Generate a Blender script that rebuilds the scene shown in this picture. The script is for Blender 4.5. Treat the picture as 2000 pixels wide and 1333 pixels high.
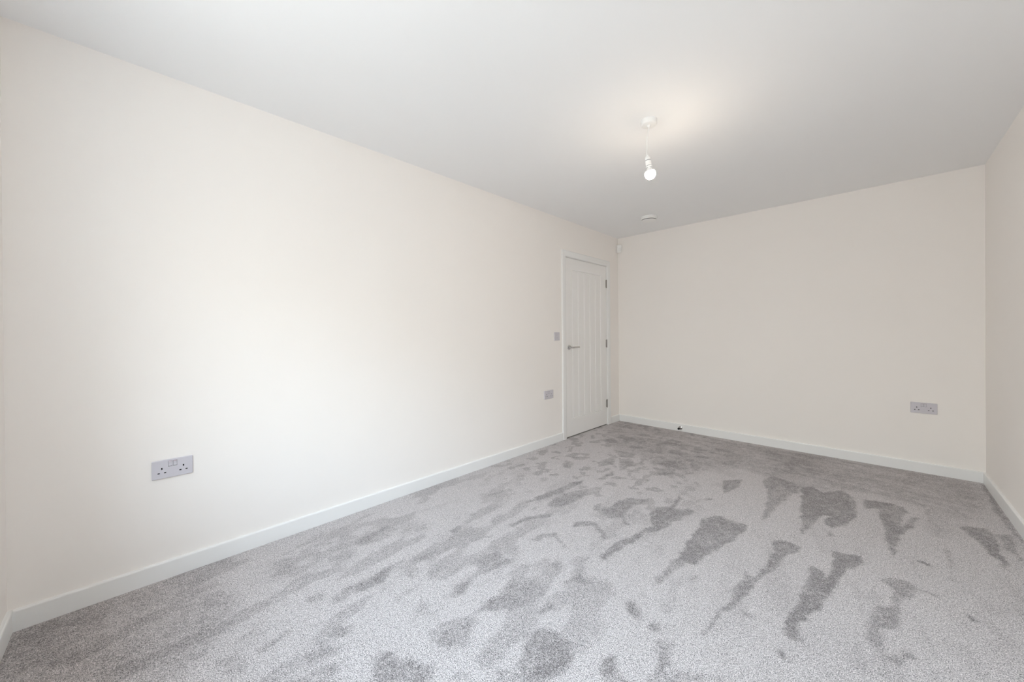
import bpy, bmesh, math, random
import numpy as np
from mathutils import Vector, Matrix

# ------------------------------------------------------------------ scene, camera, light
S = bpy.context.scene
COL = S.collection
for o in list(bpy.data.objects):
    bpy.data.objects.remove(o)

W, L, H = 3.0224, 4.8489, 2.4016        # room width (x), length (y), height (z), metres
BT = 0.015                               # baseboard thickness
BH = 0.079                               # baseboard height above the carpet

cam_d = bpy.data.cameras.new('camera')
cam = bpy.data.objects.new('camera', cam_d)
COL.objects.link(cam)
F_PX, YAW, PITCH, ROLL = 723.86, 0.7748, -0.0031, -0.0074
cam_d.sensor_fit = 'HORIZONTAL'
cam_d.sensor_width = 36.0
cam_d.lens = F_PX * 36.0 / 2000.0
cam_d.shift_y = -10.975 / 2000.0
cam_d.clip_start = 0.02
_f = Vector((-math.sin(YAW) * math.cos(PITCH), math.cos(YAW) * math.cos(PITCH), math.sin(PITCH)))
_r = Vector((math.cos(YAW), math.sin(YAW), 0))
_u = _r.cross(_f)
_r2 = _r * math.cos(ROLL) + _u * math.sin(ROLL)
_u2 = -_r * math.sin(ROLL) + _u * math.cos(ROLL)
M = Matrix((_r2, _u2, -_f)).transposed().to_4x4()
M.translation = Vector((2.4261, 0.354, 1.1486))
cam.matrix_world = M
S.camera = cam

world = bpy.data.worlds.new('overcast_sky')
S.world = world
world.use_nodes = True
wn, wl = world.node_tree.nodes, world.node_tree.links
wn.clear()
w_out = wn.new('ShaderNodeOutputWorld'); w_bg = wn.new('ShaderNodeBackground')
w_tc = wn.new('ShaderNodeTexCoord'); w_sep = wn.new('ShaderNodeSeparateXYZ'); w_cr = wn.new('ShaderNodeValToRGB')
wl.new(w_tc.outputs['Generated'], w_sep.inputs[0]); wl.new(w_sep.outputs['Z'], w_cr.inputs[0])
e = w_cr.color_ramp.elements                # ground and houses low down, bright overcast sky above them
e[0].position = 0.0; e[0].color = (0.24, 0.235, 0.23, 1)
e[1].position = 0.30; e[1].color = (0.50, 0.505, 0.50, 1)
n = e.new(0.40); n.color = (0.75, 0.87, 1.03, 1)
n = e.new(1.0); n.color = (0.68, 0.83, 1.03, 1)
wl.new(w_cr.outputs[0], w_bg.inputs[0])
w_bg.inputs[1].default_value = 4.55
wl.new(w_bg.outputs[0], w_out.inputs[0])

WX0, WX1, WZ0, WZ1 = 0.85, 2.65, 0.85, 2.15      # window opening in the wall behind the camera
pl = bpy.data.lights.new('window_daylight_portal', 'AREA')
pl.shape = 'RECTANGLE'; pl.size = WX1 - WX0; pl.size_y = WZ1 - WZ0
pl.cycles.is_portal = True
po = bpy.data.objects.new('window_daylight_portal', pl)
COL.objects.link(po)
po.location = ((WX0 + WX1) / 2, -0.29, (WZ0 + WZ1) / 2)
po.rotation_euler = (math.radians(90), 0, 0)

S.cycles.diffuse_bounces = 10
S.cycles.max_bounces = 14
S.view_settings.view_transform = 'Standard'
S.view_settings.look = 'None'
S.view_settings.gamma = 1.0
S.view_settings.use_curve_mapping = False
S.view_settings.exposure = 2.17

# ------------------------------------------------------------------ helpers
def mat(name, col, rough=0.5, metal=0.0, bump=0.0, bscale=200.0, var=0.0, spec=0.5, emis=None, estr=0.0, coat=0.0):
    m = bpy.data.materials.new(name); m.use_nodes = True
    nt = m.node_tree; p = nt.nodes['Principled BSDF']
    p.inputs['Base Color'].default_value = (*col, 1)
    p.inputs['Roughness'].default_value = rough
    p.inputs['Metallic'].default_value = metal
    p.inputs['Specular IOR Level'].default_value = spec
    p.inputs['Coat Weight'].default_value = coat
    tc = nt.nodes.new('ShaderNodeTexCoord'); nz = nt.nodes.new('ShaderNodeTexNoise')
    nz.inputs['Scale'].default_value = bscale; nz.inputs['Detail'].default_value = 3
    nt.links.new(tc.outputs['Object'], nz.inputs['Vector'])
    if bump:
        b = nt.nodes.new('ShaderNodeBump'); b.inputs['Strength'].default_value = bump; b.inputs['Distance'].default_value = 0.001
        nt.links.new(nz.outputs['Fac'], b.inputs['Height']); nt.links.new(b.outputs[0], p.inputs['Normal'])
    if var:
        mx = nt.nodes.new('ShaderNodeMix'); mx.data_type = 'RGBA'
        n2 = nt.nodes.new('ShaderNodeTexNoise'); n2.inputs['Scale'].default_value = 2.2; n2.inputs['Detail'].default_value = 3
        nt.links.new(tc.outputs['Object'], n2.inputs['Vector'])
        mx.inputs[6].default_value = (*[c * (1 - var) for c in col], 1)
        mx.inputs[7].default_value = (*[min(1, c * (1 + var)) for c in col], 1)
        nt.links.new(n2.outputs['Fac'], mx.inputs[0]); nt.links.new(mx.outputs[2], p.inputs['Base Color'])
    if emis:
        p.inputs['Emission Color'].default_value = (*emis, 1); p.inputs['Emission Strength'].default_value = estr
    return m

M_WALL = mat('cream_matt_paint', (0.910, 0.876, 0.842), 0.75, bump=0.08, bscale=350, var=0.008, spec=0.3)
M_CEIL = mat('white_ceiling_paint', (0.90, 0.905, 0.91), 0.85, bump=0.06, bscale=300, var=0.006, spec=0.2)
M_TRIM = mat('white_satin_gloss_paint', (0.86, 0.86, 0.85), 0.32, bump=0.03, bscale=120, spec=0.5)
M_DOOR = mat('white_moulded_door_paint', (0.88, 0.87, 0.855), 0.40, bump=0.05, bscale=260, spec=0.45)
M_PLASTIC = mat('white_moulded_plastic', (0.62, 0.60, 0.645), 0.28, spec=0.5, bump=0.01)
M_PLAST2 = mat('white_fitting_plastic', (0.90, 0.90, 0.89), 0.35, spec=0.5, bump=0.01)
M_DARK = mat('dark_socket_cavity', (0.006, 0.006, 0.008), 0.7, bump=0.01)
M_GREY = mat('grey_seam_recess', (0.10, 0.09, 0.10), 0.6, bump=0.01)
M_RED = mat('red_rocker_marker', (0.75, 0.25, 0.28), 0.4, bump=0.01)
M_CHROME = mat('polished_chrome', (0.55, 0.54, 0.53), 0.14, metal=1.0, bump=0.01)
M_STEEL = mat('brushed_steel', (0.36, 0.34, 0.32), 0.35, metal=1.0, bump=0.05, bscale=400)
M_RUBBER = mat('black_rubber', (0.008, 0.008, 0.008), 0.6, bump=0.02)
M_BULB = mat('glowing_opal_bulb_glass', (0.9, 0.88, 0.85), 0.3, emis=(1.0, 0.85, 0.68), estr=40.0)
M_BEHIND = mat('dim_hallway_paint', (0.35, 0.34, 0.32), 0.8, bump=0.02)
M_SUB = mat('floor_screed', (0.3, 0.3, 0.29), 0.9, bump=0.1)

def link(name, me, m, parent=None, mods=None, smooth=None):
    o = bpy.data.objects.new(name, me); COL.objects.link(o)
    if m is not None:
        for x in (m if isinstance(m, (list, tuple)) else [m]):
            me.materials.append(x)
    if smooth is not None:
        for p in me.polygons: p.use_smooth = True
        try: me.set_sharp_from_angle(angle=math.radians(smooth))
        except Exception: pass
    if parent: o.parent = parent
    return o

def bm_obj(name, bm, m, parent=None, smooth=None):
    bmesh.ops.recalc_face_normals(bm, faces=bm.faces)
    me = bpy.data.meshes.new(name); bm.to_mesh(me); bm.free()
    return link(name, me, m, parent, smooth=smooth)

def add_box(bm, a, b, bevel=0.0, seg=2):
    r = bmesh.ops.create_cube(bm, size=1.0)
    vs = r['verts']
    for v in vs:
        v.co = Vector([(a[i] + b[i]) / 2 + v.co[i] * (b[i] - a[i]) for i in range(3)])
    if bevel:
        es = list({e for v in vs for e in v.link_edges})
        bmesh.ops.bevel(bm, geom=es, offset=bevel, segments=seg, affect='EDGES', profile=0.5)
    return vs

def lathe(bm, prof, seg=48, mtx=None):
    """prof: list of (radius, z); axis z."""
    rings = []
    for r, z in prof:
        if r < 1e-6:
            rings.append([bm.verts.new((0, 0, z))])
        else:
            rings.append([bm.verts.new((r * math.cos(2 * math.pi * i / seg), r * math.sin(2 * math.pi * i / seg), z)) for i in range(seg)])
    for A, B in zip(rings, rings[1:]):
        for i in range(seg):
            j = (i + 1) % seg
            if len(A) == 1 and len(B) == 1: continue
            if len(A) == 1: bm.faces.new((A[0], B[i], B[j]))
            elif len(B) == 1: bm.faces.new((A[i], A[j], B[0]))
            else: bm.faces.new((A[i], A[j], B[j], B[i]))
    vs = [v for R in rings for v in R]
    if mtx is not None: bmesh.ops.transform(bm, matrix=mtx, verts=vs)
    return vs

def tube(bm, pts, r, seg=14):
    pts = [Vector(p) for p in pts]; rings = []
    for i, p in enumerate(pts):
        t = (pts[min(i + 1, len(pts) - 1)] - pts[max(i - 1, 0)]).normalized()
        a = t.orthogonal().normalized() if i == 0 else (a - t * a.dot(t)).normalized()
        b = t.cross(a)
        rings.append([bm.verts.new(p + (a * math.cos(2 * math.pi * k / seg) + b * math.sin(2 * math.pi * k / seg)) * r) for k in range(seg)])
    for A, B in zip(rings, rings[1:]):
        for k in range(seg):
            bm.faces.new((A[k], A[(k + 1) % seg], B[(k + 1) % seg], B[k]))
    bm.faces.new(rings[0]); bm.faces.new(rings[-1])

def empty(name, loc, rot=(0, 0, 0)):
    o = bpy.data.objects.new(name, None); COL.objects.link(o)
    o.location = loc; o.rotation_euler = rot; o.empty_display_size = 0.05
    return o

def tag(o, label, cat=None, group=None, kind=None):
    o['label'] = label
    if cat: o['category'] = cat
    if group: o['group'] = group
    if kind: o['kind'] = kind
    return o

def copy_tree(o, parent=None):
    c = o.copy(); COL.objects.link(c); c.parent = parent
    for ch in list(o.children): copy_tree(ch, c)
    return c

# ------------------------------------------------------------------ room shell
# the fitted carpet: a fine grid carrying how the pile lies (brushed one way light, the other way dark), plus painted edge and corner shade
LAY_AND_SHADE = [
    (0.38, [(0.03, 4.81), (2.06, 4.76), (2.10, 4.17), (1.82, 3.87), (1.62, 3.95), (1.41, 3.67), (1.36, 3.51), (1.05, 3.50), (0.78, 3.72), (0.63, 3.63), (0.21, 4.06)]),
    (0.34, [(1.65, 4.83), (2.99, 4.83), (2.92, 4.17), (2.79, 3.79), (2.67, 3.93), (2.41, 4.03), (1.87, 3.57)]),
    (0.8, [(2.04, 3.80), (2.09, 3.87), (2.16, 3.80), (2.27, 3.93), (2.34, 3.73), (2.35, 3.53), (2.30, 3.32), (2.24, 3.21), (2.21, 3.27), (2.24, 3.39), (2.19, 3.38), (2.16, 3.22), (2.14, 3.06), (2.13, 2.96), (2.08, 3.38)]),
    (0.7, [(2.37, 3.85), (2.48, 3.88), (2.57, 3.86), (2.56, 3.73), (2.51, 3.47), (2.61, 3.74), (2.62, 3.72), (2.55, 3.44), (2.51, 3.25), (2.49, 3.04), (2.48, 3.08), (2.46, 3.42), (2.44, 3.58), (2.44, 3.72), (2.38, 3.66)]),
    (0.35, [(2.66, 3.89), (2.75, 3.84), (2.72, 3.50), (2.66, 3.50), (2.65, 3.63)]),
    (0.75, [(2.78, 3.74), (2.89, 3.80), (2.90, 3.65), (2.88, 3.26), (2.88, 3.27), (2.82, 3.55)]),
    (0.5, [(2.91, 3.74), (2.97, 3.79), (2.95, 3.45), (2.94, 3.40), (2.94, 3.52), (2.91, 3.54)]),
    (0.85, [(2.27, 2.91), (2.30, 2.91), (2.38, 2.94), (2.37, 2.85), (2.33, 2.75), (2.30, 2.60), (2.27, 2.40), (2.24, 2.26), (2.21, 2.17), (2.22, 2.08), (2.19, 2.06), (2.17, 2.09), (2.17, 2.19), (2.19, 2.35), (2.19, 2.52), (2.20, 2.69), (2.24, 2.67), (2.26, 2.59), (2.27, 2.71)]),
    (0.6, [(2.44, 2.78), (2.49, 2.83), (2.56, 2.81), (2.54, 2.72), (2.50, 2.63), (2.50, 2.53), (2.48, 2.41), (2.44, 2.37), (2.41, 2.37), (2.41, 2.49), (2.46, 2.54), (2.48, 2.60), (2.48, 2.72)]),
    (0.6, [(2.41, 2.37), (2.44, 2.39), (2.44, 2.32), (2.45, 2.21), (2.43, 2.22), (2.41, 2.25)]),
    (0.7, [(2.45, 2.19), (2.50, 2.27), (2.52, 2.32), (2.51, 2.27), (2.53, 2.25), (2.50, 2.24), (2.48, 2.18)]),
    (1, [(2.57, 3.09), (2.60, 3.11), (2.63, 3.08), (2.61, 3.06), (2.58, 3.07)]),
    (0.4, [(2.69, 3.38), (2.70, 3.29), (2.68, 3.03), (2.71, 2.97), (2.68, 2.98), (2.68, 3.15), (2.68, 3.27)]),
    (0.8, [(2.70, 2.73), (2.72, 2.71), (2.72, 2.67), (2.70, 2.67)]),
    (0.35, [(2.41, 2.16), (2.42, 2.15), (2.43, 2.05), (2.41, 2.03)]),
    (0.8, [(2.17, 1.98), (2.19, 1.98), (2.20, 1.95), (2.18, 1.95)]),
    (0.4, [(2.56, 2.81), (2.63, 2.80), (2.62, 2.77), (2.56, 2.79)]),
    (0.6, [(2.99, 4.83), (3.01, 4.80), (3.00, 3.75), (2.99, 3.66), (2.98, 3.92), (2.97, 4.15)]),  # shadow line beside the right baseboard, painted into the carpet colour
    (0.7, [(2.23, 3.12), (2.25, 3.16), (2.26, 3.11), (2.24, 3.07)]),
    (0.5, [(2.66, 3.93), (2.68, 3.94), (2.65, 3.63), (2.65, 3.62)]),
    (0.6, [(1.80, 3.78), (1.85, 3.93), (2.02, 3.82), (2.03, 3.70), (2.00, 3.61), (1.94, 3.00), (1.92, 3.22), (1.86, 3.54)]),
    (0.7, [(1.58, 3.54), (1.68, 3.67), (1.71, 3.49), (1.65, 3.29)]),
    (0.75, [(1.66, 2.81), (1.72, 2.91), (1.87, 2.91), (1.89, 2.82), (1.85, 2.62), (1.82, 2.49), (1.79, 2.31), (1.73, 2.26), (1.71, 2.25), (1.70, 2.38), (1.68, 2.57)]),
    (0.7, [(1.40, 2.63), (1.40, 2.77), (1.45, 2.82), (1.43, 3.08), (1.46, 3.02), (1.48, 2.83), (1.57, 2.89), (1.60, 2.87), (1.56, 2.69), (1.54, 2.54), (1.49, 2.39), (1.47, 2.26), (1.46, 2.12), (1.43, 2.01), (1.40, 2.03), (1.42, 2.28), (1.46, 2.45), (1.48, 2.51), (1.43, 2.57)]),
    (0.6, [(1.09, 2.46), (1.09, 2.56), (1.13, 2.52), (1.15, 2.46), (1.12, 2.44)]),
    (0.65, [(1.18, 2.57), (1.16, 2.68), (1.20, 2.75), (1.30, 2.84), (1.31, 2.77), (1.26, 2.62), (1.28, 2.52), (1.38, 2.42), (1.35, 2.41), (1.29, 2.48), (1.24, 2.41), (1.16, 2.46)]),
    (0.65, [(1.11, 2.22), (1.19, 2.31), (1.25, 2.30), (1.34, 2.21), (1.34, 2.17), (1.28, 2.23), (1.22, 2.27), (1.15, 2.18)]),
    (0.5, [(1.57, 3.01), (1.58, 3.14), (1.63, 3.15), (1.58, 3.08)]),
    (0.6, [(1.06, 3.47), (1.23, 3.54), (1.25, 3.41), (1.19, 3.31)]),
    (0.6, [(0.87, 2.90), (0.85, 3.03), (0.87, 3.16), (0.90, 3.08), (0.90, 2.93)]),
    (0.5, [(0.82, 2.50), (0.87, 2.64), (0.95, 2.80), (1.00, 2.73), (0.96, 2.55), (0.94, 2.34)]),
    (0.5, [(0.39, 3.21), (0.50, 3.30), (0.53, 3.23), (0.46, 3.17)]),
    (0.5, [(0.65, 3.25), (0.68, 3.47), (0.79, 3.30), (0.73, 3.16)]),
    (0.5, [(0.78, 3.38), (0.86, 3.50), (0.93, 3.38), (0.90, 3.19)]),
    (0.6, [(0.75, 2.72), (0.79, 2.82), (0.81, 2.71)]),
    (0.4, [(0.44, 3.02), (0.51, 3.08), (0.57, 2.96), (0.52, 2.92)]),
    (0.6, [(0.31, 3.94), (0.39, 4.01), (0.50, 3.92), (0.42, 3.85)]),
    (0.7, [(0.46, 4.08), (0.53, 4.14), (0.54, 4.02)]),
    (0.5, [(0.59, 3.65), (0.78, 3.72), (0.83, 3.57), (0.73, 3.52)]),
    (0.4, [(0.97, 3.61), (1.23, 3.76), (1.28, 3.67), (1.05, 3.50)]),
    (0.35, [(1.69, 3.03), (1.70, 3.17), (1.71, 2.93)]),
    (0.35, [(1.39, 3.32), (1.46, 3.35), (1.46, 3.20)]),
    (0.5, [(0.81, 4.15), (0.90, 4.29), (0.85, 4.12)]),
    (0.4, [(1.19, 4.00), (1.36, 4.11), (1.33, 3.99)]),
    (0.4, [(1.44, 4.00), (1.54, 4.14), (1.57, 4.03), (1.48, 3.94)]),
    (0.4, [(1.28, 4.40), (1.44, 4.44), (1.45, 4.33), (1.33, 4.29)]),
    (0.6, [(1.69, 2.26), (1.73, 2.33), (1.71, 2.36), (1.74, 2.48), (1.76, 2.51), (1.78, 2.43), (1.78, 2.32), (1.74, 2.20), (1.72, 2.07), (1.70, 2.00), (1.68, 2.04), (1.70, 2.14), (1.71, 2.21)]),
    (0.5, [(1.80, 2.54), (1.84, 2.67), (1.86, 2.67), (1.82, 2.50)]),
    (0.75, [(2.02, 2.82), (2.05, 2.85), (2.15, 2.83), (2.12, 2.77), (2.09, 2.60), (2.06, 2.45), (2.03, 2.34), (2.01, 2.18), (1.99, 2.08), (1.97, 1.98), (1.96, 1.85), (1.95, 1.87), (1.96, 2.02), (1.97, 2.20), (1.98, 2.36), (1.98, 2.42), (2.02, 2.38), (2.04, 2.52), (2.04, 2.65)]),
    (0.45, [(2.00, 2.15), (2.03, 2.14), (2.08, 2.09), (2.05, 2.09)]),
    (0.75, [(1.66, 1.83), (1.68, 1.86), (1.73, 1.82), (1.76, 1.76), (1.73, 1.75), (1.69, 1.78)]),
    (0.85, [(1.78, 1.76), (1.80, 1.80), (1.83, 1.78), (1.83, 1.76), (1.80, 1.74)]),
    (0.6, [(1.83, 1.71), (1.90, 1.75), (1.89, 1.71), (1.91, 1.66), (1.92, 1.61), (1.89, 1.55), (1.88, 1.52), (1.88, 1.54), (1.89, 1.61), (1.86, 1.66)]),
    (0.7, [(1.75, 1.56), (1.78, 1.54), (1.81, 1.51), (1.86, 1.50), (1.77, 1.42), (1.75, 1.47)]),
    (0.6, [(1.89, 1.55), (1.95, 1.63), (2.06, 1.71), (2.07, 1.70), (1.90, 1.54)]),
    (0.5, [(1.79, 2.18), (1.82, 2.22), (1.84, 2.19), (1.82, 2.12)]),
    (0.6, [(1.69, 1.91), (1.70, 1.94), (1.71, 1.90)]),
    (0.6, [(1.41, 1.76), (1.42, 1.85), (1.45, 1.83), (1.50, 1.83), (1.48, 1.79), (1.44, 1.78)]),
    (0.6, [(1.65, 1.61), (1.68, 1.64), (1.67, 1.61)]),
    (0.6, [(0.70, 2.22), (0.72, 2.35), (0.74, 2.61), (0.77, 2.81), (0.81, 2.75), (0.81, 2.55), (0.77, 2.29), (0.71, 2.20)]),
    (0.5, [(0.83, 2.29), (0.82, 2.42), (0.92, 2.45), (0.94, 2.34), (0.87, 2.27)]),
    (0.6, [(0.84, 1.91), (0.86, 2.06), (0.94, 2.24), (0.96, 2.20), (0.90, 2.07), (0.88, 1.92)]),
    (0.5, [(0.80, 2.13), (0.83, 2.24), (0.84, 2.17)]),
    (0.6, [(1.05, 1.91), (1.06, 1.99), (1.11, 2.07), (1.24, 1.96), (1.22, 1.96), (1.14, 2.00), (1.10, 1.98), (1.08, 1.90)]),
    (0.5, [(0.34, 1.24), (0.34, 1.33), (0.31, 1.42), (0.33, 1.42), (0.38, 1.33), (0.43, 1.24), (0.40, 1.21)]),
    (0.55, [(0.63, 1.63), (0.64, 1.74), (0.68, 1.69), (0.67, 1.63)]),
    (0.55, [(0.84, 1.73), (0.86, 1.80), (0.88, 1.77)]),
    (0.5, [(0.55, 1.72), (0.55, 1.78), (0.58, 1.76)]),
    (0.5, [(0.51, 2.74), (0.56, 2.79), (0.60, 2.75), (0.55, 2.71)]),
    (0.45, [(0.48, 2.96), (0.52, 3.04), (0.55, 2.94)]),
    (0.4, [(0.44, 2.11), (0.49, 2.31), (0.52, 2.28), (0.46, 2.10)]),
    (0.35, [(0.21, 2.05), (0.24, 2.24), (0.27, 2.20), (0.23, 2.04)]),
    (0.3, [(0.34, 1.47), (0.47, 1.62), (0.54, 1.56), (0.52, 1.47), (0.44, 1.43)]),
    (0.35, [(0.44, 1.73), (0.45, 1.82), (0.47, 1.80)]),
    (0.3, [(0.63, 1.57), (0.76, 1.73), (0.81, 1.70), (0.73, 1.57)]),
    (0.6, [(1.23, 1.41), (1.23, 1.57), (1.23, 1.64), (1.34, 1.65), (1.37, 1.61), (1.38, 1.51), (1.32, 1.43), (1.28, 1.37), (1.25, 1.32), (1.24, 1.37)]),
    (0.5, [(1.19, 1.15), (1.20, 1.23), (1.24, 1.33), (1.29, 1.33), (1.30, 1.28), (1.35, 1.21), (1.32, 1.14), (1.26, 1.12), (1.23, 1.13)]),
    (0.65, [(1.50, 1.35), (1.49, 1.45), (1.55, 1.49), (1.62, 1.48), (1.66, 1.42), (1.66, 1.36), (1.63, 1.28), (1.59, 1.25), (1.54, 1.28)]),
    (0.5, [(0.95, 1.53), (0.99, 1.69), (1.12, 1.68), (1.11, 1.60), (1.08, 1.50), (1.07, 1.43), (1.12, 1.37), (1.11, 1.31), (1.04, 1.36), (1.05, 1.44), (1.05, 1.52)]),
    (0.55, [(0.71, 1.07), (0.71, 1.14), (0.69, 1.34), (0.72, 1.29), (0.72, 1.21), (0.78, 1.18), (0.79, 1.10), (0.77, 1.05)]),
    (0.4, [(0.72, 1.35), (0.78, 1.57), (0.80, 1.51), (0.82, 1.42), (0.77, 1.37)]),
    (0.6, [(0.82, 1.27), (0.85, 1.29), (0.87, 1.25)]),
    (0.4, [(0.89, 1.32), (0.88, 1.44), (0.90, 1.37)]),
    (0.45, [(1.04, 1.17), (1.02, 1.22), (1.08, 1.24), (1.13, 1.20), (1.08, 1.17)]),
    (0.6, [(1.15, 0.94), (1.16, 1.00), (1.23, 1.02), (1.33, 1.06), (1.38, 1.04), (1.23, 0.90)]),
    (0.4, [(1.50, 1.22), (1.55, 1.29), (1.59, 1.25), (1.52, 1.18), (1.50, 1.19)]),
    (0.55, [(1.43, 1.51), (1.44, 1.61), (1.46, 1.55), (1.45, 1.51)]),
    (0.5, [(1.26, 1.81), (1.29, 1.85), (1.32, 1.83), (1.31, 1.80)]),
    (0.6, [(1.76, 1.48), (1.76, 1.55), (1.81, 1.45), (1.77, 1.42)]),
    (0.4, [(1.40, 1.08), (1.42, 1.12), (1.45, 1.13), (1.45, 1.11)]),
    (0.5, [(0.64, 0.87), (0.64, 0.92), (0.70, 0.93), (0.70, 0.89), (0.66, 0.86)]),
    (0.5, [(0.72, 0.95), (0.70, 1.02), (0.73, 1.13), (0.71, 1.24), (0.73, 1.27), (0.77, 1.16), (0.77, 1.05), (0.78, 0.96)]),
    (0.55, [(0.93, 0.86), (0.90, 0.92), (0.95, 0.95), (0.98, 0.93), (0.97, 0.88)]),
    (0.5, [(0.80, 0.65), (0.81, 0.70), (0.79, 0.77), (0.80, 0.81), (0.81, 0.78), (0.84, 0.72), (0.84, 0.68)]),
    (0.45, [(0.96, 0.78), (0.98, 0.84), (1.01, 0.84), (1.01, 0.79)]),
    (0.45, [(1.07, 0.80), (1.06, 0.85), (1.09, 0.85), (1.09, 0.82)]),
    (0.4, [(0.75, 0.54), (0.78, 0.60), (0.82, 0.62), (0.84, 0.64), (0.88, 0.62), (0.84, 0.56), (0.80, 0.58)]),
    (0.3, [(0.43, 0.58), (0.46, 0.61), (0.58, 0.60), (0.55, 0.58)]),
    (0.35, [(0.33, 0.72), (0.36, 0.80), (0.42, 0.81), (0.40, 0.74)]),
    (0.3, [(0.67, 0.66), (0.68, 0.70), (0.73, 0.70), (0.71, 0.67)]),
    (0.3, [(0.29, 0.81), (0.41, 1.00), (0.44, 1.16), (0.52, 1.13), (0.47, 0.93), (0.34, 0.80)]),
    (0.39, [(0.02, 0.01), (0.02, 0.54), (0.44, 0.67), (0.67, 0.56), (0.75, 0.43), (0.34, 0.03), (0.19, 0.01)]),  # near left corner: brushed pile, with corner shade painted into the same darkening
    (0.35, [(0.02, 0.01), (0.02, 0.25), (0.37, 0.21), (0.45, 0.14), (0.34, 0.03), (0.19, 0.01)]),  # tighter second layer of that corner darkening
]
CELL = 0.006
def build_carpet():
    nx = int(round(W / CELL)) + 1; ny = int(round(L / CELL)) + 1
    xs = np.linspace(0.0, W, nx); ys = np.linspace(0.0, L, ny)
    X, Y = np.meshgrid(xs, ys)
    rng = np.random.RandomState(11)
    def vnoise(sx, sy, seed, rot=0.0):
        r = np.random.RandomState(seed); g = r.rand(160, 160)
        c, s = math.cos(rot), math.sin(rot)
        U = ((X - 1.5) * c + (Y - 1.5) * s) / sx + 60; V = (-(X - 1.5) * s + (Y - 1.5) * c) / sy + 60
        i = np.floor(U).astype(int); j = np.floor(V).astype(int); fu = U - i; fv = V - j
        fu = fu * fu * (3 - 2 * fu); fv = fv * fv * (3 - 2 * fv)
        i %= 160; j %= 160; i1 = (i + 1) % 160; j1 = (j + 1) % 160
        return (g[j, i] * (1 - fu) + g[j, i1] * fu) * (1 - fv) + (g[j1, i] * (1 - fu) + g[j1, i1] * fu) * fv
    def blur(A, s):
        k = int(3 * s) + 1; w = np.exp(-0.5 * (np.arange(-k, k + 1) / s) ** 2); w /= w.sum()
        A = np.apply_along_axis(lambda m: np.convolve(m, w, 'same'), 0, np.pad(A, k, 'edge'))
        A = np.apply_along_axis(lambda m: np.convolve(m, w, 'same'), 1, A)
        return A[k:-k, k:-k]
    # outlines wander a little, as brushed pile does
    WX = X + 0.022 * (vnoise(.06, .06, 1) - .5) + 0.012 * (vnoise(.025, .025, 2) - .5)
    WY = Y + 0.030 * (vnoise(.06, .06, 3) - .5) + 0.016 * (vnoise(.025, .025, 4) - .5)
    lay_shade = np.zeros_like(X)
    for st, P in LAY_AND_SHADE:
        px = np.array([p[0] for p in P]); py = np.array([p[1] for p in P])
        ins = np.zeros(X.shape, bool); n = len(P)
        for a in range(n):
            b = (a - 1) % n
            cond = (py[a] > WY) != (py[b] > WY)
            den = (py[b] - py[a]) if abs(py[b] - py[a]) > 1e-9 else 1e-9
            xi = (px[b] - px[a]) * (WY - py[a]) / den + px[a]
            ins ^= cond & (WX < xi)
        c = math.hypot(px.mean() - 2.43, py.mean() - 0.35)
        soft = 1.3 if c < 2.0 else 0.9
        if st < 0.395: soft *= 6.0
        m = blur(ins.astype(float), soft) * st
        lay_shade = 1 - (1 - lay_shade) * (1 - m)
    def sst(v, a, b):
        t = np.clip((v - a) / (b - a), 0, 1); return t * t * (3 - 2 * t)
    # ragged outlines and patchy insides
    fine = 0.5 * vnoise(.018, .026, 31) + 0.5 * vnoise(.010, .013, 32)
    lay_shade = np.where(lay_shade > 0.01, np.clip(lay_shade + (fine - .5) * 0.55 * np.clip(lay_shade * 3, 0, 1), 0, 1), lay_shade)
    brk = 0.55 * vnoise(.06, .10, 5) + 0.45 * vnoise(.03, .04, 6)
    lay_shade *= 0.66 + 0.75 * brk
    # streaks from the vacuum head along the length of the room, footprints beyond them
    near = np.clip((3.1 - Y) / 1.2, 0, 1) * np.clip((2.05 - X) / 0.5, 0.12, 1)
    st1 = 0.55 * vnoise(.085, .24, 7, 0.10) + 0.30 * vnoise(.045, .11, 8, 0.16) + 0.15 * vnoise(.022, .04, 9)
    lay_shade = 1 - (1 - lay_shade) * (1 - 0.42 * near * sst(st1, .50, .66))
    foot = np.clip((Y - 2.1) / 0.6, 0, 1) * np.clip((1.75 - X) / 0.5, 0, 1)
    st3 = 0.6 * vnoise(.06, .085, 41, 0.5) + 0.25 * vnoise(.03, .05, 42, -0.4) + 0.15 * vnoise(.016, .02, 43)
    lay_shade = 1 - (1 - lay_shade) * (1 - 0.50 * foot * sst(st3, .57, .66))
    right = np.clip((X - 1.7) / 0.5, 0, 1) * np.clip((3.4 - Y) / .5, 0, 1)
    st4 = 0.7 * vnoise(.05, .20, 44, 0.25) + 0.3 * vnoise(.02, .05, 45)
    lay_shade = 1 - (1 - lay_shade) * (1 - 0.16 * right * sst(st4, .58, .72))
    far = np.clip((Y - 3.5) / 0.7, 0, 1)
    st2 = 0.6 * vnoise(.22, .05, 10, -0.1) + 0.4 * vnoise(.09, .03, 12, 0.1)
    lay_shade += far * (st2 - .5) * 0.55
    mot = 0.5 * vnoise(.035, .05, 21) + 0.5 * vnoise(.014, .018, 22)
    lay_shade += (mot - .5) * 0.26 + (vnoise(.45, .6, 23) - .5) * 0.14 + 0.05
    lay_shade = np.clip(lay_shade, 0, 1)
    edge = np.minimum(np.minimum(X, W - X), np.minimum(Y, L - Y))
    Z = -0.0012 * np.clip(lay_shade, 0, 1) - 0.004 * np.exp(-np.clip(edge - BT, 0, 1) / 0.012)
    co = np.stack([X, Y, Z], -1).reshape(-1, 3)
    idx = np.arange(nx * ny).reshape(ny, nx)
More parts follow.
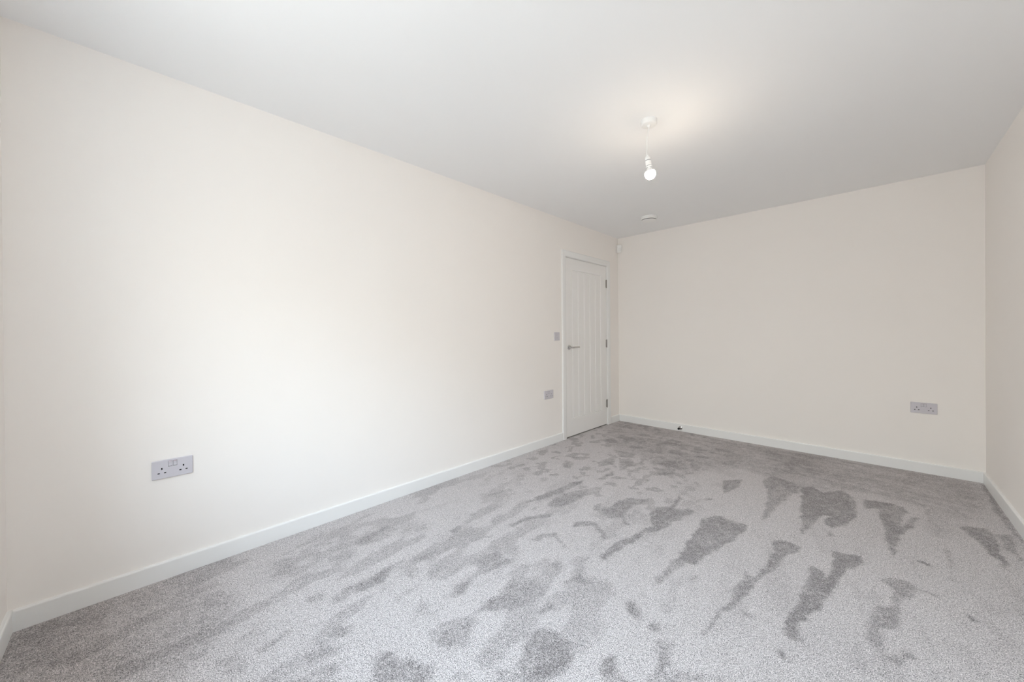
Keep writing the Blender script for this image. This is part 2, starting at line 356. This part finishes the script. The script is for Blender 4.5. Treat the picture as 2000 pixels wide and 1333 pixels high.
    q = np.stack([idx[:-1, :-1], idx[:-1, 1:], idx[1:, 1:], idx[1:, :-1]], -1).reshape(-1, 4)
    me = bpy.data.meshes.new('floor')
    me.vertices.add(len(co)); me.vertices.foreach_set('co', co.ravel().astype(np.float32))
    me.loops.add(q.size); me.loops.foreach_set('vertex_index', q.ravel().astype(np.int32))
    me.polygons.add(len(q)); me.polygons.foreach_set('loop_start', np.arange(0, q.size, 4, dtype=np.int32))
    me.polygons.foreach_set('loop_total', np.full(len(q), 4, np.int32))
    me.update(); me.validate()
    at = me.attributes.new('pile_lay_shade', 'FLOAT', 'POINT')
    at.data.foreach_set('value', lay_shade.ravel().astype(np.float32))
    for p in me.polygons: p.use_smooth = True
    m = bpy.data.materials.new('grey_cut_pile_carpet'); m.use_nodes = True
    nt = m.node_tree; N = nt.nodes; K = nt.links; p = N['Principled BSDF']
    p.inputs['Roughness'].default_value = 0.95; p.inputs['Specular IOR Level'].default_value = 0.1
    p.inputs['Sheen Weight'].default_value = 0.15; p.inputs['Sheen Roughness'].default_value = 0.5
    tc = N.new('ShaderNodeTexCoord')
    a = N.new('ShaderNodeAttribute'); a.attribute_name = 'pile_lay_shade'
    n1 = N.new('ShaderNodeTexNoise'); n1.inputs['Scale'].default_value = 290; n1.inputs['Detail'].default_value = 2; n1.inputs['Roughness'].default_value = 0.6
    n2 = N.new('ShaderNodeTexNoise'); n2.inputs['Scale'].default_value = 90; n2.inputs['Detail'].default_value = 2
    vo = N.new('ShaderNodeTexVoronoi'); vo.inputs['Scale'].default_value = 330
    for t in (n1, n2, vo): K.new(tc.outputs['Object'], t.inputs['Vector'])
    def mth(op, x, y, clamp=False):
        k = N.new('ShaderNodeMath'); k.operation = op; k.use_clamp = clamp
        for i, v in enumerate((x, y)):
            if isinstance(v, (int, float)): k.inputs[i].default_value = v
            else: K.new(v, k.inputs[i])
        return k.outputs[0]
    # tufts: fine grain that lightens and darkens the yarn
    g = mth('ADD', mth('MULTIPLY', mth('SUBTRACT', n1.outputs['Fac'], 0.5), 2.3), mth('MULTIPLY', mth('SUBTRACT', n2.outputs['Fac'], 0.5), 0.45))
    g = mth('ADD', g, mth('MULTIPLY', mth('SUBTRACT', 0.45, vo.outputs['Distance']), 0.5))
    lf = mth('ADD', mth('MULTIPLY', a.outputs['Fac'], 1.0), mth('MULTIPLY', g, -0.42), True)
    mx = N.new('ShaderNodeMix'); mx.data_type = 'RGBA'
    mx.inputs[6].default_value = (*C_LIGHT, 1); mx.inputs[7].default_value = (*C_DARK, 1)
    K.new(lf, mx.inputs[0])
    br = mth('ADD', 1.0, mth('MULTIPLY', g, 1.4))
    mul = N.new('ShaderNodeVectorMath'); mul.operation = 'SCALE'
    K.new(mx.outputs[2], mul.inputs[0]); K.new(br, mul.inputs['Scale'])
    K.new(mul.outputs[0], p.inputs['Base Color'])
    b = N.new('ShaderNodeBump'); b.inputs['Strength'].default_value = 0.55; b.inputs['Distance'].default_value = 0.004
    K.new(g, b.inputs['Height']); K.new(b.outputs[0], p.inputs['Normal'])
    return link('floor', me, m)
C_LIGHT = (0.600, 0.562, 0.560); C_DARK = (0.285, 0.262, 0.260)
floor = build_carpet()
tag(floor, 'light grey cut pile carpet floor with darker brushed patches, footprints and painted edge and corner shade', 'floor', kind='structure')

T = 0.20        # wall thickness
bm = bmesh.new(); add_box(bm, (-T, -0.30, H), (W + T, L + T, H + 0.15))
tag(bm_obj('ceiling', bm, M_CEIL), 'plain white painted ceiling', 'ceiling', kind='structure')

# doorway in the left wall
DY0, DY1, DZ = 3.680, 4.5373, 1.991
OY0, OY1, OZ = DY0 - 0.032, DY1 + 0.032, DZ + 0.032
bm = bmesh.new()
add_box(bm, (-T, -0.30, -0.05), (0, OY0, H)); add_box(bm, (-T, OY1, -0.05), (0, L + T, H)); add_box(bm, (-T, OY0, OZ), (0, OY1, H))
bmesh.ops.remove_doubles(bm, verts=bm.verts, dist=1e-5)
tag(bm_obj('wall_left', bm, M_WALL), 'long cream wall on the left with the white door at its far end', 'wall', kind='structure')
bm = bmesh.new(); add_box(bm, (0, L, -0.05), (W, L + T, H))
tag(bm_obj('wall_back', bm, M_WALL), 'cream wall at the far end of the room', 'wall', kind='structure')
bm = bmesh.new(); add_box(bm, (W, -0.30, -0.05), (W + T, L + T, H))
tag(bm_obj('wall_right', bm, M_WALL), 'cream wall along the right edge of the view', 'wall', kind='structure')
bm = bmesh.new()
add_box(bm, (0, -0.30, -0.05), (WX0, 0, H)); add_box(bm, (WX1, -0.30, -0.05), (W, 0, H))
add_box(bm, (WX0, -0.30, -0.05), (WX1, 0, WZ0)); add_box(bm, (WX0, -0.30, WZ1), (WX1, 0, H))
bmesh.ops.remove_doubles(bm, verts=bm.verts, dist=1e-5)
tag(bm_obj('wall_front', bm, M_WALL), 'cream wall meeting the long wall at the left edge', 'wall', kind='structure')

# window behind the camera: the room's daylight
m = bpy.data.materials.new('clear_window_glass'); m.use_nodes = True
nt = m.node_tree; nt.nodes.remove(nt.nodes['Principled BSDF'])
tr = nt.nodes.new('ShaderNodeBsdfTransparent'); gl = nt.nodes.new('ShaderNodeBsdfGlossy'); mi = nt.nodes.new('ShaderNodeMixShader')
gl.inputs['Roughness'].default_value = 0.02; mi.inputs[0].default_value = 0.06
tr.inputs[0].default_value = (0.95, 0.97, 0.96, 1)
nt.links.new(tr.outputs[0], mi.inputs[1]); nt.links.new(gl.outputs[0], mi.inputs[2]); nt.links.new(mi.outputs[0], nt.nodes['Material Output'].inputs[0])
M_GLASS = m
win = empty('window_1', ((WX0 + WX1) / 2, -0.20, WZ0))
tag(win, 'white framed two pane window in the wall behind the viewpoint', 'window', kind='structure')
hw = (WX1 - WX0) / 2; hh = WZ1 - WZ0
bm = bmesh.new(); f = 0.06
for a, b in (((-hw, -.03, 0), (-hw + f, .03, hh)), ((hw - f, -.03, 0), (hw, .03, hh)), ((-hw + f, -.03, 0), (hw - f, .03, f)),
             ((-hw + f, -.03, hh - f), (hw - f, .03, hh)), ((-f / 2, -.03, f), (f / 2, .03, hh - f))):
    add_box(bm, a, b)
bm_obj('window_frame', bm, M_TRIM, win)
for s in (-1, 1):
    bm = bmesh.new(); x0, x1 = sorted((s * f / 2, s * (hw - f))); add_box(bm, (x0, -.004, f), (x1, .004, hh - f))
    bm_obj('glass_pane', bm, M_GLASS, win)
bm = bmesh.new(); add_box(bm, (-hw, 0.03, 0.0), (hw, 0.225, 0.022), 0.004)
bm_obj('window_sill', bm, M_TRIM, win)

# baseboards: flat boards with an eased top edge
def skirting(name, path_a, path_b, inward, label):
    """board from a to b along the wall, thickness BT towards 'inward'"""
    a = Vector(path_a); b = Vector(path_b); n = Vector(inward)
    prof = [(0, -0.006), (BT, -0.006), (BT, BH - 0.006), (BT - 0.0015, BH - 0.0018), (BT - 0.005, BH), (0, BH)]
    bm = bmesh.new(); R = []
    for p in (a, b):
        R.append([bm.verts.new(p + n * d + Vector((0, 0, z))) for d, z in prof])
    k = len(prof)
    for i in range(k): bm.faces.new((R[0][i], R[0][(i + 1) % k], R[1][(i + 1) % k], R[1][i]))
    bm.faces.new(R[0]); bm.faces.new(R[1])
    return tag(bm_obj(name, bm, M_TRIM), label, 'baseboard', kind='structure')
skirting('baseboard_left', (0, BT, 0), (0, 3.602, 0), (1, 0, 0), 'long white baseboard along the left wall up to the door')
skirting('baseboard_left', (0, 4.6153, 0), (0, L - BT, 0), (1, 0, 0), 'short white baseboard between the door and the far corner')
skirting('baseboard_back', (0, L, 0), (W, L, 0), (0, -1, 0), 'white baseboard along the far wall')
skirting('baseboard_right', (W, BT, 0), (W, L - BT, 0), (-1, 0, 0), 'white baseboard along the right wall')
skirting('baseboard_front', (0, 0, 0), (W, 0, 0), (0, 1, 0), 'white baseboard at the lower left edge of the view')

# ------------------------------------------------------------------ door
door = empty('door_1', (0, DY1, 0))
tag(door, 'closed white cottage style door with vertical grooves and lever handle', 'door', kind='structure')
def dloc(o): o.location = (0, -DY1, 0); return o      # parts modelled in room coordinates
bm = bmesh.new()     # lining
add_box(bm, (-0.13, OY0, -0.005), (0.0, DY0 - 0.003, OZ)); add_box(bm, (-0.13, DY1 + 0.003, -0.005), (0.0, OY1, OZ)); add_box(bm, (-0.13, DY0 - 0.003, DZ + 0.003), (0.0, DY1 + 0.003, OZ))
# stops behind the leaf
add_box(bm, (-0.075, DY0 - 0.003, -0.005), (-0.045, DY0 + 0.011, DZ + 0.003)); add_box(bm, (-0.075, DY1 - 0.011, -0.005), (-0.045, DY1 + 0.003, DZ + 0.003)); add_box(bm, (-0.075, DY0 + 0.011, DZ - 0.011), (-0.045, DY1 - 0.011, DZ + 0.003))
dloc(bm_obj('door_lining', bm, M_TRIM, door))
# architrave with mitred corners and a slightly rounded face
AO0, AI0, AI1, AO1, AZI, AZO = 3.602, 3.670, 4.5473, 4.6153, 2.000, 2.066
def architrave():
    bm = bmesh.new()
    prof = [(0.0, 0.0), (0.0, 0.013), (0.006, 0.0175), (0.014, 0.018), (0.054, 0.016), (0.062, 0.013), (0.068, 0.010), (0.068, 0.0)]   # (from outer edge, height x)
    def ring(o, i):       # o, i = (y,z) of outer and inner edge
        return [bm.verts.new((h, o[0] + (i[0] - o[0]) * t / 0.068, o[1] + (i[1] - o[1]) * t / 0.068)) for t, h in prof]
    R = [ring((AO0, -0.006), (AI0, -0.006)), ring((AO0, AZO), (AI0, AZI)), ring((AO1, AZO), (AI1, AZI)), ring((AO1, -0.006), (AI1, -0.006))]
    k = len(prof)
    for A, B in zip(R, R[1:]):
        for j in range(k): bm.faces.new((A[j], A[(j + 1) % k], B[(j + 1) % k], B[j]))
    bm.faces.new(R[0]); bm.faces.new(R[-1])
    return bm
dloc(bm_obj('architrave', architrave(), M_TRIM, door))

def door_leaf():
    xf, xb = 0.000, -0.044
    z0, z1 = 0.006, DZ
    PZ0, PZ1, PY0, PY1 = 0.198, 1.866, 3.801, 4.405
    gv = [PY0 + (PY1 - PY0) * i / 5 for i in range(6)]
    ys = [(DY0, 0), (PY0 - .004, 0)]
    for i, g in enumerate(gv):
        if i == 0: ys += [(g, .0085), (g + .006, .0085), (g + .011, .002)]
        elif i == 5: ys += [(g - .011, .002), (g - .006, .0085), (g, .0085)]
        else: ys += [(g - .0065, .002), (g - .0025, .0082), (g + .0025, .0082), (g + .0065, .002)]
    ys += [(PY1 + .004, 0), (DY1, 0)]
    zs = [(z0, 0), (PZ0 - .004, 0), (PZ0, 1), (PZ0 + .005, 1), (PZ0 + .009, 1), (PZ1 - .009, 1), (PZ1 - .005, 1), (PZ1, 1), (PZ1 + .004, 0), (z1, 0)]
    bm = bmesh.new(); G = []
    for z, fz in zs:
        edge = (abs(z - PZ0) < .0055 or abs(z - PZ1) < .0055) and fz
        row = []
        for y, d in ys:
            dd = d * fz
            if edge and PY0 <= y <= PY1: dd = .0085
            row.append(bm.verts.new((xf - dd, y, z)))
        G.append(row)
    for A, B in zip(G, G[1:]):
        for i in range(len(A) - 1): bm.faces.new((A[i], A[i + 1], B[i + 1], B[i]))
    # back and edges
    c = [bm.verts.new((xb, y, z)) for y, z in ((DY0, z0), (DY1, z0), (DY1, z1), (DY0, z1))]
    bm.faces.new(c)
    bm.faces.new(G[0] + [c[1], c[0]]); bm.faces.new(G[-1] + [c[2], c[3]])
    bm.faces.new([r[0] for r in G] + [c[3], c[0]]); bm.faces.new([r[-1] for r in G] + [c[2], c[1]])
    return bm
leaf = dloc(bm_obj('door_leaf', door_leaf(), M_DOOR, door))
# lever handle: round rose, neck, bent lever
hy, hz = 3.735, 0.998
RX = Matrix.Rotation(math.pi / 2, 4, 'Y')
bm = bmesh.new()
lathe(bm, [(0, 0), (.026, 0), (.027, .006), (.0255, .0085), (.012, .009), (.0105, .011), (.0095, .045), (0, .045)], 40, Matrix.Translation((0, hy, hz)) @ RX)
hr = bm_obj('handle_rose', bm, M_CHROME, leaf, smooth=35)
bm = bmesh.new()
tube(bm, [(.034, hy, hz), (.046, hy + .002, hz), (.053, hy + .010, hz), (.055, hy + .022, hz), (.055, hy + .06, hz + .0005), (.055, hy + .095, hz + .001), (.053, hy + .124, hz + .001)], .0095, 18)
hl = bm_obj('lever_handle', bm, M_CHROME, leaf, smooth=50)
# hinges
for i, z in enumerate((1.776, 1.023, 0.266)):
    hb = bmesh.new()
    for k in range(5):
        lathe(hb, [(0, k * .0196 + .0006), (.0062, k * .0196 + .0006), (.0062, (k + 1) * .0196 - .0006), (0, (k + 1) * .0196 - .0006)], 16, Matrix.Translation((.0065, DY1 - .001, z - .049)))
    lathe(hb, [(0, -.003), (.0035, -.003), (.0035, .101), (0, .101)], 12, Matrix.Translation((.0065, DY1 - .001, z - .049)))
    add_box(hb, (-.001, DY1 - .012, z - .048), (.0012, DY1 + .0015, z + .048))
    dloc(bm_obj('hinge', hb, M_STEEL, door, smooth=40))

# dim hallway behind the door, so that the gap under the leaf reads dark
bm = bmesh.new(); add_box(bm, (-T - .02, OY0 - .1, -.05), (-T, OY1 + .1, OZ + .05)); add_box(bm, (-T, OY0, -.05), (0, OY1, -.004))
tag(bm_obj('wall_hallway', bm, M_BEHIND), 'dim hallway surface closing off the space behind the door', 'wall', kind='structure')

# ------------------------------------------------------------------ electrical fittings
def rounded_plate(bm, w, h, t, r=0.004, seg=5, rim=0.0022):
    """plate in local xz, front towards +y(local), back at 0"""
    def loop(ins, y):
        out = []
        rr = max(r - ins * .3, .001)
        for cx, cz, a0 in ((w / 2 - ins - rr, h / 2 - ins - rr, 0), (-w / 2 + ins + rr, h / 2 - ins - rr, 90), (-w / 2 + ins + rr, -h / 2 + ins + rr, 180), (w / 2 - ins - rr, -h / 2 + ins + rr, 270)):
            for k in range(seg + 1):
                a = math.radians(a0 + 90 * k / seg); out.append(bm.verts.new((cx + rr * math.cos(a), y, cz + rr * math.sin(a))))
        return out
    Ls = [loop(0, 0), loop(0, t - rim), loop(rim * .3, t - rim * .4), loop(rim, t)]
    n = len(Ls[0])
    for A, B in zip(Ls, Ls[1:]):
        for i in range(n): bm.faces.new((A[i], A[(i + 1) % n], B[(i + 1) % n], B[i]))
    bm.faces.new(Ls[0]); bm.faces.new(Ls[-1])

def cut_plate(name, w, h, t, holes, parent, depth=0.006):
    """plate with real recesses; faces inside a recess get the dark material"""
    bm = bmesh.new(); rounded_plate(bm, w, h, t); bmesh.ops.recalc_face_normals(bm, faces=bm.faces)
    me = bpy.data.meshes.new('tmp'); bm.to_mesh(me); bm.free()
    tmp = bpy.data.objects.new('tmp', me); COL.objects.link(tmp)
    bm = bmesh.new()
    for x, z, a, b, d in holes:
        add_box(bm, (x - a / 2, t - d, z - b / 2), (x + a / 2, t + .004, z + b / 2))
    me2 = bpy.data.meshes.new('tmpc'); bm.to_mesh(me2); bm.free()
    cut = bpy.data.objects.new('tmpc', me2); COL.objects.link(cut)
    md = tmp.modifiers.new('b', 'BOOLEAN'); md.operation = 'DIFFERENCE'; md.object = cut; md.solver = 'EXACT'
    dg = bpy.context.evaluated_depsgraph_get()
    res = bpy.data.meshes.new_from_object(tmp.evaluated_get(dg))
    bpy.data.objects.remove(tmp); bpy.data.objects.remove(cut)
    res.name = name
    o = link(name, res, [M_PLASTIC, M_DARK, M_GREY], parent)
    for p in res.polygons:
        c = p.center
        for x, z, a, b, d in holes:
            if abs(c.x - x) <= a / 2 + 1e-5 and abs(c.z - z) <= b / 2 + 1e-5 and c.y < t - .0004:
                p.material_index = 1 if a < .009 else 2
    return o

def rocker(parent, x, z, t, w=.0125, h=.024):
    bm = bmesh.new()
    # tilted rocker: its lower half pressed in
    ys = [(z - h / 2, t - .0005), (z - h / 2 + .002, t + .0006), (z, t + .0014), (z + h / 2 - .002, t + .0036), (z + h / 2, t + .0030)]
    A = [bm.verts.new((x - w / 2, y, zz)) for zz, y in ys] ; B = [bm.verts.new((x + w / 2, y, zz)) for zz, y in ys]
    A2 = bm.verts.new((x - w / 2, t - .003, z + h / 2)); A1 = bm.verts.new((x - w / 2, t - .003, z - h / 2))
    B2 = bm.verts.new((x + w / 2, t - .003, z + h / 2)); B1 = bm.verts.new((x + w / 2, t - .003, z - h / 2))
    for i in range(4): bm.faces.new((A[i], A[i + 1], B[i + 1], B[i]))
    bm.faces.new([A1] + A + [A2]); bm.faces.new([B1] + B + [B2]); bm.faces.new((A[-1], A2, B2, B[-1])); bm.faces.new((A1, A[0], B[0], B1)); bm.faces.new((A1, A2, B2, B1))
    return bm_obj('rocker_switch', bm, M_PLASTIC, parent)

def make_socket():
    root = empty('double_socket', (0, 0, 0))
    w, h, t = .147, .087, .0095
    HO = []
    for s in (-1, 1):
        cx = s * .0385
        HO += [(cx, .004, .0050, .0088, .0088), (cx - .0112, -.0165, .0076, .0048, .0088), (cx + .0112, -.0165, .0076, .0048, .0088)]
    HO += [(-.0088, .0225, .0142, .0262, .003), (.0088, .0225, .0142, .0262, .003)]
    cut_plate('face_plate', w, h, t, HO, root)
    for s in (-1, 1):
        r = rocker(root, s * .0088, .0225, t)
        bm = bmesh.new(); add_box(bm, (s * .0088 - .0046, t + .0012, .0346), (s * .0088 + .0046, t + .0034, .03485))
        mk = bm_obj('red_marker', bm, M_RED, r); mk['label'] = 'red on marker along the top edge of the rocker'
    return root
RZ_LEFT = -math.pi / 2      # local +y -> world +x : fitting on the left wall
RZ_BACK = math.pi           # local +y -> world -y : fitting on the back wall
s1 = make_socket()
s1.location = (0, .482, .518); s1.rotation_euler = (0, 0, RZ_LEFT)
tag(s1, 'white double socket on the left wall nearest the viewer, low above the baseboard', 'socket', 'white double sockets on the walls')
s2 = copy_tree(s1); s2.location = (0, 3.366, .519)
tag(s2, 'small white double socket on the left wall just before the door', 'socket', 'white double sockets on the walls')
s3 = copy_tree(s1); s3.location = (2.708, L, .523); s3.rotation_euler = (0, 0, RZ_BACK)
tag(s3, 'white double socket on the far wall near the right corner', 'socket', 'white double sockets on the walls')

sw = empty('light_switch', (0, 3.510, 1.122), (0, 0, RZ_LEFT))
tag(sw, 'square white single light switch on the wall left of the door', 'light switch')
cut_plate('face_plate', .087, .087, .0095, [(0, 0, .0142, .0262, .003)], sw)
rocker(sw, 0, 0, .0095)

# ------------------------------------------------------------------ ceiling fittings
PX, PY = 1.479, 2.487
lamp = empty('pendant_light', (PX, PY, H))
tag(lamp, 'bare glowing bulb hanging on a thin white cord from a round ceiling rose', 'pendant light')
bm = bmesh.new()
lathe(bm, [(0, 0), (.0455, 0), (.046, -.004), (.0445, -.022), (.0415, -.0265), (.037, -.028), (.012, -.0295), (.008, -.036), (.0055, -.040), (0, -.040)], 56)
bm_obj('ceiling_rose', bm, M_PLAST2, lamp, smooth=40)
rt = Vector((.7146, .6995, 0)); 
TILT = math.radians(9)
hold_top = Vector((0, 0, -.208)) + rt * -.011
ax = (Vector((0, 0, -1)) * math.cos(TILT) + rt * math.sin(TILT)).normalized()
cp = [Vector((0, 0, -.036)), Vector((0, 0, -.050)) + rt * -.001, Vector((0, 0, -.085)) + rt * -.0085, Vector((0, 0, -.115)) + rt * -.0115, Vector((0, 0, -.165)) + rt * -.0115, hold_top - ax * .010, hold_top + ax * .012]
pts = []
for i in range(len(cp) - 1):
    p0, p1, p2, p3 = cp[max(i - 1, 0)], cp[i], cp[i + 1], cp[min(i + 2, len(cp) - 1)]
    for k in range(6):
        t = k / 6
        pts.append(0.5 * ((2 * p1) + (p2 - p0) * t + (2 * p0 - 5 * p1 + 4 * p2 - p3) * t * t + (3 * p1 - p0 - 3 * p2 + p3) * t ** 3))
pts.append(cp[-1])
bm = bmesh.new(); tube(bm, pts, .0026, 12); bm_obj('cord', bm, M_PLAST2, lamp, smooth=60)
# holder local frame: z axis along -ax (upwards)
q = (-ax).to_track_quat('Z', 'Y').to_matrix().to_4x4()
HM = Matrix.Translation(hold_top) @ q
bm = bmesh.new()
lathe(bm, [(0, .002), (.005, .002), (.0075, -.002), (.0125, -.008), (.0150, -.014), (.0155, -.026), (.0138, -.0265), (.0138, -.0285), (.0162, -.029), (.0165, -.052), (.0160, -.058), (.0140, -.0585), (.0140, -.060), (.0175, -.0605), (.0175, -.067), (.0145, -.069), (0, -.069)], 40, HM)
lh = bm_obj('lamp_holder', bm, M_PLAST2, lamp, smooth=30)
for za, zb, rr in ((-.0260, -.0290, .0156), (-.0580, -.0608, .0160)):
    bm = bmesh.new(); lathe(bm, [(.012, za), (rr, za), (rr, zb), (.012, zb)], 40, HM)
    hs = bm_obj('holder_seam', bm, M_GREY, lh); hs['label'] = 'thin dark seam around the white lamp holder'
bm = bmesh.new()
c0 = -.108; R0 = .0305
lathe(bm, [(0, -.060), (.0115, -.060), (.0125, -.070), (.0150, -.079), (.0235, -.0890), (.0268, -.0935), (.0262, -.0945), (0, -.0945)], 40, HM)
cl = bm_obj('bulb_collar', bm, M_PLAST2, lamp, smooth=40)
bm = bmesh.new()
prof = [(.0255, -.0942)]
for k in range(0, 15):
    a = math.radians(26 - k * (116 / 14)); prof.append((R0 * math.cos(a), c0 + R0 * math.sin(a)))
prof[-1] = (0, c0 - R0)
lathe(bm, prof, 40, HM)
bulb = bm_obj('bulb', bm, M_BULB, lamp, smooth=60)
bulb['label'] = 'glowing white bulb'

# smoke alarm
al = empty('smoke_alarm', (0.690, 4.249, H))
tag(al, 'round white smoke alarm on the ceiling near the far corner', 'smoke alarm')
bm = bmesh.new(); lathe(bm, [(0, 0), (0.0814, 0), (0.0825, -.002), (0.0825, -.011), (0.0809, -.0125), (0, -.0125)], 56); bm_obj('base_ring', bm, M_PLAST2, al, smooth=40)
bm = bmesh.new(); lathe(bm, [(0, -.0125), (0.0759, -.0125), (0.0759, -.0145), (0.0830, -.0145), (0.0836, -.020), (0.0830, -.029), (0.0803, -.031), (0.0704, -.031)], 56); lathe(bm, [(0.0682, -.036), (0.0726, -.036), (0.0759, -.0375), (0.0726, -.041), (0.0550, -.0430), (0.0242, -.044), (0.0231, -.0425), (0.0198, -.0425), (0.0187, -.044), (0, -.0445)], 56)
bm_obj('cover', bm, M_PLAST2, al, smooth=40)
bm = bmesh.new(); lathe(bm, [(0.0726, -.029), (0.0732, -.031), (0.0732, -.037), (0.0660, -.038)], 56)
vr = bm_obj('vent_ring', bm, M_GREY, al, smooth=40); vr['label'] = 'thin dark vent gap around the cover'

# passive infrared sensor set across the corner
pir = empty('motion_sensor', (0.0, L, 2.257), (0, 0, math.radians(45)))
tag(pir, 'small white motion sensor high in the far left corner', 'motion sensor')
bm = bmesh.new()      # body: local -y faces the room diagonal
sec = []
for z, w, d in ((-.052, .022, .052), (-.048, .027, .061), (-.036, .0295, .068), (.0, .030, .072), (.040, .030, .070), (.049, .028, .066), (.052, .025, .060)):
    ring = []
    for x, y in ((-.030, -.034), (-w, -d + .010), (-w * .75, -d + .002), (0, -d), (w * .75, -d + .002), (w, -d + .010), (.030, -.034)):
        ring.append(bm.verts.new((x if abs(x) < w + .004 else math.copysign(min(abs(x), w + .002), x), y, z)))
    sec.append(ring)
for A, B in zip(sec, sec[1:]):
    for i in range(7): bm.faces.new((A[i], A[(i + 1) % 7], B[(i + 1) % 7], B[i]))
bm.faces.new(sec[0]); bm.faces.new(sec[-1])
bm_obj('sensor_body', bm, M_PLAST2, pir)
bm = bmesh.new(); R = []
for z in (-.030, -.026, -.012, .0, .004):
    bl = .0785 if -.029 < z < .003 else .0725
    R.append([bm.verts.new((.017 * math.sin(math.radians(a)) , -bl + .006 * (1 - math.cos(math.radians(a))), z)) for a in range(-90, 91, 15)])
for A, B in zip(R, R[1:]):
    for i in range(len(A) - 1): bm.faces.new((A[i], A[i + 1], B[i + 1], B[i]))
n = len(R[0])
lens = bm_obj('sensor_lens', bm, M_TRIM, pir, smooth=40); lens['label'] = 'slightly greyer curved lens window'
bm = bmesh.new(); add_box(bm, (-.022, -.036, -.040), (.022, -.0215, .040)); bm_obj('corner_bracket', bm, M_PLAST2, pir)

# door stop on the far baseboard
ds = empty('door_stop', (0.795, L - BT, 0.036))
tag(ds, 'small chrome door stop with black rubber tip on the far baseboard', 'door stop')
RXN = Matrix.Rotation(math.pi / 2, 4, 'X')    # axis towards -y
bm = bmesh.new(); lathe(bm, [(0, 0), (.021, 0), (.0215, .003), (.020, .006), (.013, .0085), (.0085, .012), (.008, .050), (.010, .054), (.0110, .055), (0, .055)], 32, RXN)
bm_obj('chrome_body', bm, M_CHROME, ds, smooth=35)
bm = bmesh.new(); lathe(bm, [(0, .055), (.0118, .055), (.0125, .058), (.0122, .064), (.010, .068), (0, .069)], 32, RXN)
tip = bm_obj('rubber_tip', bm, M_RUBBER, ds, smooth=50); tip['label'] = 'black rubber tip'
